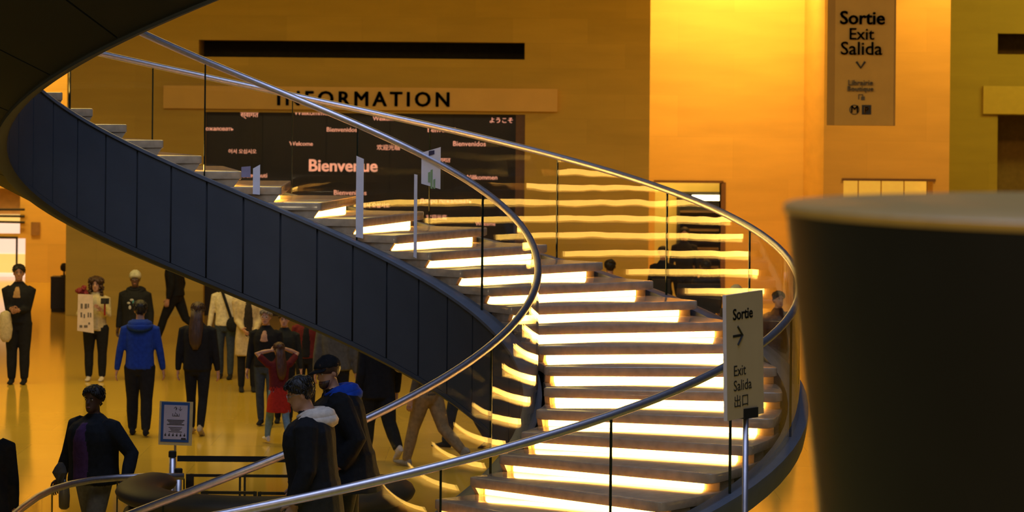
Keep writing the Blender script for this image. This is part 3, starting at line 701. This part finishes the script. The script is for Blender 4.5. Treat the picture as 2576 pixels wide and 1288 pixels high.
        ab = .75 + .25 * b if b < 1.1 else b * .93
        if sleeve >= 1:
            src.tube([S - (E - S) * .02 + Vector((-sx * .05, 0, 0)), S, S.lerp(E, .5), E, E.lerp(Wt, .5), E.lerp(Wt, .97)],
                     [.066 * ab, .066 * ab, .056 * ab, .050 * ab, .046 * ab, .037 * ab], 12, 1)
        else:
            src.tube([S + Vector((-sx * .05, 0, 0)), S, S.lerp(E, .75)], [.064, .064, .058], 12, 1)
            src.tube([S.lerp(E, .5), E, E.lerp(Wt, .5), Wt], [.045, .040, .038, .029], 12, 0)
        al = (Wt - E).normalized(); nrm = Vector((-sx, .15, 0)); nrm = (nrm - al * nrm.dot(al)).normalized(); wd = al.cross(nrm).normalized()
        src.tube([Wt - al * .03, Wt], [.026, .029], 10, 0)
        rings = []
        for t, hw, ht in ((0, .026, .022), (.03, .038, .019), (.065, .042, .017), (.088, .040, .013)):
            rings.append([Wt + al * t + wd * hw * math.cos(2 * PI * j / 10) + nrm * ht * math.sin(2 * PI * j / 10) for j in range(10)])
        src.rings(rings, 0)
        if wd.y < 0: wd = -wd
        for q, ln in ((-.030, .058), (-.010, .074), (.011, .080), (.031, .072)):
            r0 = Wt + al * .078 + wd * q
            p1 = r0 + al * ln * .45 + nrm * .004; p2 = p1 + (al * .85 + nrm * .5) * ln * .33; p3 = p2 + (al * .55 + nrm * .8) * ln * .27
            fingers.tube([r0 - al * .01, p1, p2, p3], [.0095, .0090, .0082, .0065], 7, 0)
        t0 = Wt + al * .025 + wd * .034; t1 = t0 + (wd * .8 + al * .7 + nrm * .25) * .032; t2 = t1 + (wd * .25 + al * .9 + nrm * .3) * .032
        fingers.tube([t0 - wd * .015, t0, t1, t2], [.012, .012, .0105, .008], 7, 0)
    # neck and head
    HM = LM @ Matrix.Translation((0, .002, 1.518)) @ Matrix.Rotation(math.radians(turn), 4, 'Z') @ Matrix.Rotation(-math.radians(tilt), 4, 'X') @ Matrix.Translation((0, .01, 0))
    src.tube([LM @ Vector((0, -.012, 1.45)), HM @ Vector((0, -.012, -.01)), HM @ Vector((0, -.005, .07))], [.062, .054, .052], 12, 0)
    src.rings([[HM @ headpt(2 * PI * j / 20, r[0]) for j in range(20)] for r in HEADR], 0)
    nose = [(.57, .007, .080, .09), (.47, .010, .080, .100), (.385, .017, .078, .112), (.345, .015, .078, .104), (.33, .008, .078, .088)]
    src.rings([[HM @ Vector((w * math.cos(a), (y0 + y1) / 2 + (y1 - y0) / 2 * math.sin(a), z * HH)) for a in [2 * PI * j / 8 for j in range(8)]] for z, w, y0, y1 in nose], 0)
    for sx in (-1, 1):
        src.ell(HM @ Vector((sx * .075, -.008, .45 * HH)), (.008, .017, .031), 0, 8, 6, HM.to_3x3() @ Matrix.Rotation(-.25, 3, 'X'))
    if extras: extras(src, LM, HM, P)
    me = src.mesh('source', mats); tmp = link('source', me)
    md = tmp.modifiers.new('r', 'REMESH'); md.mode = 'VOXEL'; md.voxel_size = voxel; md.use_smooth_shade = True
    ms = tmp.modifiers.new('s', 'SMOOTH'); ms.iterations = 2; ms.factor = 0.5
    ev = bpy.data.meshes.new_from_object(tmp.evaluated_get(bpy.context.evaluated_depsgraph_get()))
    bv = BVHTree.FromPolygons([v.co for v in me.vertices], [tuple(p.vertices) for p in me.polygons])
    pm = [p.material_index for p in me.polygons]
    nb = MB(); nb.v = [tuple(v.co) for v in ev.vertices]; nb.f = [tuple(p.vertices) for p in ev.polygons]
    nb.m = [pm[bv.find_nearest(p.center)[2]] for p in ev.polygons]
    bpy.data.objects.remove(tmp); bpy.data.meshes.remove(ev); bpy.data.meshes.remove(me)
    fk = len(nb.f)
    nb.add(fingers.v, fingers.f, 0)
    R3 = HM.to_3x3(); E0 = len(mats)
    for sx in (-1, 1):
        nb.ell(HM @ Vector((sx * .031, .0755, .515 * HH)), (.013, .009, .0075), E0 + 2, 10, 6, R3)
        nb.ell(HM @ Vector((sx * .031, .0815, .515 * HH)), (.0062, .0045, .0065), E0, 8, 6, R3)
        nb.ell(HM @ Vector((sx * .031, .086, .585 * HH)), (.020, .007, .0045), E0, 8, 5, R3)
    nb.ell(HM @ Vector((0, .0865, .225 * HH)), (.023, .008, .0075), E0 + 1, 10, 6, R3)
    mats2 = mats + [m_eye, m_lip, m_eyew]
    bo = nb.obj('body', mats2, root, True)
    bo.scale = (k, k, k)
    def child(nm, mb, m, sm=True):
        o = mb.obj(nm, m, root, sm); o.scale = (k, k, k); return o
    def tr(mb, M):
        mb.v = [tuple(M @ Vector(p)) for p in mb.v]; return mb
    hk, hc = hair if isinstance(hair, tuple) else (hair, 'black')
    hm_ = mat('hair_' + (hc if isinstance(hc, str) else 'x'), HAIRC.get(hc, (0.02, 0.02, 0.02)), 0.5, noise=0.4, scale=40, bump=0.6, stretch=(1, 1, .15)) if hc in HAIRC else None
    if hk in ('short', 'long', 'bun', 'curly', 'cap', 'beanie'):
        mb = MB()
        if hk == 'curly':
            shell(lerp3(.82, .30, .10), .028, mb, .03, 26, 8, .008, .004, 0, .012)
            for _ in range(240):
                phi = random.uniform(.95, 2 * PI - .95); zf = random.uniform(-.35, 1.0); p = headpt(phi, max(zf, .45), random.uniform(.015, .055)); p.z = zf * HH + .015
                mb.ell(p, [random.uniform(.014, .026)] * 3, 0, 7, 5)
            for _ in range(40):
                phi = random.uniform(-.95, .95); p = headpt(phi, random.uniform(.88, 1.0), random.uniform(.02, .045)); mb.ell(p, [random.uniform(.014, .022)] * 3, 0, 7, 5)
        else:
            shell(lerp3(.83 if hk != 'cap' else .55, .46, .10), .016, mb, .020, 24, 8, .004)
            if hk not in ('cap', 'beanie'):
                for _ in range(150):             # tufts over the shell
                    phi = random.uniform(-PI, PI); lo = lerp3(.86, .52, .16)(abs(phi)); zf = random.uniform(lo, 1.0)
                    p = headpt(phi, zf, .018); p.z += .014 * zf; q = headpt(phi + random.uniform(-.25, .25), max(zf - random.uniform(.06, .16), lo - .06), .022); q.z += .010 * zf
                    mb.tube([p, p.lerp(q, .5) + (p - Vector((0, 0, .5 * HH))).normalized() * .004, q], [.003, .005, .002], 5)
        if hk == 'long':
            rows = []
            for z, w, y, d in ((.16, .078, -.062, .050), (.03, .088, -.085, .050), (-.08, .095, -.118, .045), (-.20, .092, -.148, .040), (-.30, .075, -.155, .032), (-.38, .035, -.15, .014)):
                rows.append([Vector((w * math.cos(2 * PI * j / 14) * random.uniform(.95, 1.05), y + d * math.sin(2 * PI * j / 14), z)) for j in range(14)])
            mb.rings(rows)
        if hk == 'bun': mb.ell((0, -.09, .96 * HH), (.045, .045, .042), 0, 10, 8)
        child('hair', tr(mb, HM), hm_)
    if hk == 'cap' or hk == 'beanie':
        mb = MB(); m = cloth(hood[1] if False else (BLACK if hk == 'cap' else (0.46, 0.44, 0.30)))
        if hk == 'cap':
            shell(lerp3(.66, .60, .50), .020, mb, .022)
            brim = [];
            for j in range(9):
                a = -1.15 + 2.3 * j / 8; brim.append((Vector((.078 * math.sin(a), .01 + .085 * math.cos(a), .70 * HH)), Vector((.088 * math.sin(a), .01 + (.085 + .075 * math.cos(a * .9)) * math.cos(a * .8), .63 * HH))))
            mb.rings([[p, q, q + Vector((0, 0, -.008)), p + Vector((0, 0, -.008))] for p, q in brim])
        else: shell(lerp3(.66, .50, .36), .024, mb, .034)
        child('cap' if hk == 'cap' else 'knit_hat', tr(mb, HM), m)
    if beard:
        mb = MB(); rows = []
        for zf, o in ((.0, .007), (.08, .009), (.17, .008), (.27, .003)):
            rows.append([headpt(-1.35 + 2.7 * j / 12, zf, o) for j in range(13)] + [headpt(1.35 - 2.7 * j / 12, zf, -.012) for j in range(13)])
        mb.rings(rows); child('beard', tr(mb, HM), mat('hair_brown', HAIRC['brown'], .6, noise=.4, scale=40))
    if glasses:
        mb = MB()
        for sx in (-1, 1):
            mb.tube([Vector((sx * .033 + .021 * math.cos(a), .098, .515 * HH + .017 * math.sin(a))) for a in [2 * PI * j / 14 for j in range(14)]], .0022, 6, closed=True)
            mb.tube([(sx * .054, .096, .53 * HH), (sx * .072, .03, .53 * HH), (sx * .077, -.01, .51 * HH)], .002, 6)
        mb.tube([(-.012, .099, .53 * HH), (.012, .099, .53 * HH)], .002, 6)
        child('glasses', tr(mb, HM), m_steel)
    if hood:
        mb = MB()
        for R0, z0, r0, drop2 in ((.088, 1.500, .034, .03), (.118, 1.475, .044, .07), (.140, 1.445, .036, .10)):
            pts = [Vector((R0 * math.sin(a), -.012 + R0 * 1.0 * math.cos(a) * (.9 if math.cos(a) > 0 else 1.15), z0 - (drop2 * max(0, math.cos(a)) if R0 > .1 else drop2 * max(0, math.cos(a)) * 1.2) - .012 * (1 - math.cos(a)))) for a in [2 * PI * j / 22 for j in range(22)]]
            mb.tube(pts, [r0 * (.95 - .5 * math.cos(2 * PI * j / 22)) for j in range(22)], 9, closed=True)
        child('hood', tr(mb, LM), cloth(hood))
    if cuff: pass
    root['_d'] = -drop
    del root['_d']
    return root, LM, HM, k
def by_head(x, y, H):
    dx, dy = x - CX, y - YH; D = (HC - H) * F / (-SR * dx + CR * dy); v = at(x, y, D); v.z = 0; return v
def place(x, y, D):
    v = at(x, y, D); return Vector((v.x, D, 0)), v.z
FL = on_floor
r, LM, HM, k = person('man in black jumpsuit standing with hands together near the far left doorway', FL(45, 966), 178, 1.80, arms={'L': (-.05, .26, 1.10), 'R': (.05, .26, 1.12)}, inner=(0.40, 0.24, 0.10), inner_from=1.2, skin='tan', legw=1.25, bulk=1.12, turn=12)
# sweater hanging over his arm
b = at(14, 860, r.location.y - .3)
mb = MB(); rows = []
for z, w, d in ((0, .05, .03), (.06, .09, .045), (.2, .11, .06), (.34, .10, .06), (.44, .07, .05), (.47, .02, .02)):
    rows.append([Vector((w * math.cos(2 * PI * j / 16) * random.uniform(.8, 1.15), d * math.sin(2 * PI * j / 16) * random.uniform(.8, 1.2), z)) for j in range(16)])
mb.rings(rows); tag(mb.obj('folded_sweater', cloth((.50, .42, .24)), None, True, b), 'cream sweater hanging from the arm of the man in the jumpsuit', 'sweater')
w, LM, HM, k = person('curly haired woman in cream jacket holding up a paper plan', FL(240, 958), 176, 1.58, arms={'R': (.20, .28, 1.13), 'L': (-.13, .26, 1.24)}, top=(.52, .44, .24), inner=(.45, .40, .26), hair=('curly', 'brown'), shoe=(.6, .52, .4), legw=1.25, bulk=1.08, hem=.86, stance=.11)
pl = at(216, 838, w.location.y - .42)
pp = thing('paper_plan', 'white paper plan with grey blocks held by the curly haired woman', 'paper', pl); s_ = pl.y / F
MB().add([(-22 * s_, 0, 6 * s_), (20 * s_, 0, 0), (16 * s_, .02, 97 * s_), (-21 * s_, .02, 98 * s_), (-22 * s_, .004, 6 * s_), (20 * s_, .004, 0), (16 * s_, .024, 97 * s_), (-21 * s_, .024, 98 * s_)], [(0, 1, 2, 3), (7, 6, 5, 4), (0, 4, 5, 1), (1, 5, 6, 2), (2, 6, 7, 3), (3, 7, 4, 0)]).obj('sheet', mat('plan_paper', (.62, .50, .40), .7), pp)
m_grey = mat('plan_print', (.12, .10, .08), .7)
for u, v, a_, c_ in ((-14, 62, 5, 12), (-4, 62, 6, 12), (4, 64, 3, 10), (-14, 40, 4, 12), (-6, 38, 3, 10), (4, 40, 3, 12), (10, 40, 3, 11), (-16, 14, 7, 6), (-5, 14, 9, 6), (6, 22, 4, 5)):
    MB().box(u * s_, (u + a_) * s_, -.006 + .02 * v / 97, -.001 + .02 * v / 97, v * s_, (v + c_) * s_).obj('printed_block', m_grey, pp)
fb = at(205, 745, w.location.y - .30); mb = MB()
for _ in range(26): mb.ell((random.gauss(0, .05), random.gauss(0, .03), .08 + random.gauss(0, .04)), [random.uniform(.02, .035)] * 3, 0, 8, 6)
mb.tube([(0, 0, -.1), (0, 0, .08)], .02, 8)
tag(mb.obj('flower_bouquet', mat('petal_red', (.22, .015, .02), .6, noise=.3), None, True, fb), 'bunch of red flowers above the paper plan', 'flowers')
cm = at(264, 757, w.location.y - .32)
c = thing('camera', 'black photo camera in the hand of the curly haired woman', 'camera', cm)
MB().box(-.06, .06, -.03, .03, -.045, .04).obj('body', m_black, c); MB().lathe([(.035, 0), (.038, .06), (.034, .07)], 16).obj('lens', m_black, c, 'auto', (0, -.03, 0), (PI / 2, 0, 0))
MB().box(-.012, .012, -.02, .0, -.22, -.045).obj('strap', cloth((.25, .012, .012)), c)
r, LM, HM, k = person('man in pale knit hat and black hoodie with chest print', FL(338, 958), 168, 1.69, legs=((14, 4), (-16, 26)), skin='dark', hair=('beanie', 'black'), bulk=1.22, hem=.84, shoe=(.5, .46, .36), hood=BLACK, turn=15)
m_pr = mat('print_pale', (.42, .42, .40), .7)
for pts, m in (((-.03, 1.30, .04, .022), m_pr), ((.02, 1.25, .035, .022), m_pr), ((.0, 1.18, .028, .04), m_pr), ((-.055, 1.27, .02, .04), mat('print_teal', (.05, .25, .3), .6))):
    o = MB().ell((0, 0, 0), (pts[2] * .8, .006, pts[3] * .8)).obj('chest_print', m, r, True, (pts[0] * k + .03, .155 * k, pts[1] * k))
person('man in bright blue hoodie walking away from camera in dark trousers', FL(350, 1096), 4, 1.74, legs=((9, 4), (-8, 10)), top=(.012, .045, .33), bottom=(.016, .016, .014), hood=(.012, .045, .33), legw=1.22, bulk=1.1, hem=.88, arms={'L': (-.30, .03, .84), 'R': (.30, .06, .85)})
person('striding person in black with pale trainers, head hidden by the staircase', FL(440, 866), 75, 1.76, legs=((24, 6), (-22, 34)), bulk=1.2, shoe=(.55, .5, .4), lean=4, legw=1.15)
person('woman with long brown hair walking away in dark green top', FL(495, 1093), -6, 1.70, legs=((8, 4), (-9, 14)), top=(.014, .018, .014), hair=('long', 'brown'), shoe=(.42, .34, .24), bulk=1.12, hem=.86)
w, LM, HM, k = person('woman in cream sweater and jeans with black cross body bag', FL(566, 953), 176, 1.62, top=(.66, .58, .36), bottom=JEAN, hair=('short', 'brown'), legs=((4, 2), (-4, 6)))
bg = w.location + Vector((.13, -.20, .80))
t = thing('crossbody_bag', 'black bag on a strap across the cream sweater', 'bag', bg)
MB().ell((0, 0, .06), (.10, .05, .12), 0, 14, 10).obj('pouch', cloth((.015, .014, .014)), t, True)
MB().tube([(-.02, .02, .14), (-.10, .02, .38), (-.17, .08, .56), (-.20, .16, .60)], .014, 6, sx=1.6).obj('strap', cloth((.015, .014, .014)), t)
person('woman in long beige open coat and black boots with folded hands', FL(622, 985), 188, 1.68, arms={'R': (.08, .24, .98), 'L': (-.10, .24, .95)}, top=(.50, .40, .22), inner=(.03, .025, .02), hem=.56, flare=.95, hair=('long', 'brown'), bulk=1.05)
person('short haired woman in black top and jeans with black ankle boots', FL(667, 1072), 172, 1.56, bottom=(.04, .055, .075), hair=('short', 'grey'), glasses=True, legs=((6, 2), (-5, 8)), inner=(.45, .26, .17), inner_from=1.2, bulk=1.05)
person('person in dark jacket standing behind the girl in red', place(716, 786, 38.6)[0], 178, place(716, 786, 38.6)[1], top=(.02, .022, .02), hair=('short', 'brown'))
person('girl in red dress with long auburn hair and arms raised to her head', FL(700, 1120), 24, 1.30, legs=((26, 10), (-14, 18)), top=(.10, .012, .014), bottom=(.13, .22, .30), dress=(.58, 1.02, .21, (.34, .02, .012)), hair=('long', 'auburn'), shoe=(.6, .54, .45), sleeve=.5, arms={'L': (-.13, .06, 1.62, -1, .1, -.2), 'R': (.14, .10, 1.64, 1, .2, -.2)})
person('person in dark red shirt behind the men on the stairs', place(772, 770, 39.9)[0], 180, place(772, 770, 39.9)[1], top=(.12, .016, .016), hair=('short', 'black'), inner=(.02, .02, .02))
person('person in grey jacket seen from behind past the capped man', place(846, 770, 37.0)[0], 2, place(846, 770, 37.0)[1], top=(.10, .10, .085), bulk=1.2, hair=('short', 'brown'))
w, LM, HM, k = person('person in black with wide trousers and white trainers walking under the stairs', FL(950, 1160), 28, 1.70, legs=((12, 4), (-18, 24)), shoe=(.62, .55, .48), legw=1.35, bulk=1.25, hem=.8)
t = thing('shoulder_bag', 'pale cloth bag on the shoulder of the person in wide black trousers', 'bag', w.location + Vector((.26, -.16, 1.22)))
MB().ell((0, 0, 0), (.09, .07, .13), 0, 14, 10).obj('pouch', cloth((.58, .5, .42)), t, True); MB().tube([(-.05, 0, .10), (-.08, .03, .20), (-.10, .12, .22)], .012, 6).obj('strap', cloth((.58, .5, .42)), t)
person('person in khaki trousers walking away, upper body hidden by the staircase', FL(1076, 1176), 50, 1.76, legs=((20, 4), (-22, 30)), top=(.10, .085, .06), bottom=(.27, .18, .085), shoe=(.30, .26, .2), legw=1.15)
person('person in navy trousers beside the khaki trousers, upper body hidden', FL(1165, 1128), 70, 1.76, legs=((16, 4), (-14, 16)), top=(.02, .025, .04), bottom=(.02, .028, .045), legw=1.15)
# two men coming down the stairs
def on_stair(k_, r_, frac=.5):
    t = tk(k_) + DT * frac; return Vector((CXY[0] + r_ * math.cos(t), CXY[1] + r_ * math.sin(t), ZS + PZ * tk(k_)))
person('man with white hood and glasses in black jacket coming down the stairs', on_stair(-13, 4.05, .80), 88, 1.77, lean=6, hood=(.66, .58, .48), glasses=True, bulk=1.55, hem=.66, voxel=.0095, hair=('short', 'black'), turn=6, tilt=12, legs=((8, 8), (3, 3)), arms={'L': (-.28, .12, .86), 'R': (.26, .12, .95)}, bottom=(.03, .03, .032), skin='fair')
person('bearded man in black cap and bright blue hood on the stairs', on_stair(-12, 3.2, .5), 100, 1.70, lean=13, hood=(.012, .06, .42), bulk=1.72, hem=.7, voxel=.0095, hair=('cap', 'brown'), beard=True, turn=26, legs=((6, 6), (-4, 8)), skin='fair', arms={'L': (-.27, .10, .9)})
# nearer people on the left
bm_ = by_head(238, 970, 1.76)
w, LM, HM, k = person('man in puffy black jacket and purple shirt walking past the guard rail', bm_, 144, 1.76, legs=((14, 4), (-12, 18)), top=(.016, .020, .026), inner=(.075, .035, .12), bottom=(.16, .16, .145), bulk=1.48, hem=.88, skin='dark', hair=('short', 'black'), turn=10, arms={'R': (.42, .02, .88), 'L': (-.44, .04, .95)}, shoe=(.1, .1, .1), legw=1.15)
hb = at(152, 1225, bm_.y - .25)
t = thing('drink_bottle', 'grey bottle and cloth carried by the man in the puffy jacket', 'bottle', hb)
MB().lathe([(.028, -.20), (.048, -.18), (.052, -.08), (.045, 0), (.02, .04), (.018, .07)], 16).obj('bottle_body', mat('bottle_grey', (.10, .10, .085), .35), t, True, (.035, 0, 0))
mb = MB(); rows = []
for z, w_, d in ((.02, .02, .02), (.06, .05, .04), (.13, .06, .045), (.18, .045, .04), (.22, .02, .02)):
    rows.append([Vector((w_ * math.cos(2 * PI * j / 10) * random.uniform(.7, 1.3), d * math.sin(2 * PI * j / 10) * random.uniform(.7, 1.3), z)) for j in range(10)])
mb.rings(rows).obj('cloth', cloth((.09, .085, .075)), t, False)
person('person in black at the edge, only shoulder and back in view', Vector((at(-42, 1110, 24.6).x, 24.6, 0)), 10, 1.72, bulk=1.3, hem=.7)
# people beyond the right flight
person('person with black hair bun behind the lit treads', by_head(1535, 656, 1.72), 10, 1.72, hair=('bun', 'black'), top=(.30, .06, .04))
person('staff member in black near the information wall, dark haired', by_head(1668, 622, 1.72), 180, 1.72, top=(.014, .014, .013))
person('tall person in black standing at the doorway with pale face', by_head(1722, 574, 1.84), 176, 1.84, skin='fair')
person('person with short dark hair and black coat facing the doorway', by_head(1776, 656, 1.70), 20, 1.70, bulk=1.2)
person('person in pale knit hat behind the exit sign', by_head(1852, 722, 1.70), 160, 1.70, hair=('beanie', 'black'), top=(.05, .04, .03))
person('person with dark hair behind the curved outer glass', by_head(1958, 735, 1.66), 200, 1.66, hair=('short', 'black'), top=(.06, .03, .02))
def kiosk(x, ytop, D, w, label):
    p = at(x, ytop, D); t = thing('display_stand', label, 'display stand', (p.x, D, 0))
    MB().lathe([(.22, 0), (.22, .02), (.04, .03)], 20).obj('base', m_black, t); MB().tube([(0, 0, .02), (0, 0, p.z - .2)], .035, 10).obj('pole', m_black, t)
    MB().prism([(-w / 2 * .95, p.z - .45), (w / 2, p.z - .45), (w / 2 * .97, p.z), (-w / 2 * .85, p.z)], -.03, .03).obj('screen', m_black, t)
kiosk(1755, 714, 44.0, .72, 'wide black display stand before the doorway')
kiosk(1662, 702, 46.0, .32, 'narrow black display stand close to the information wall')
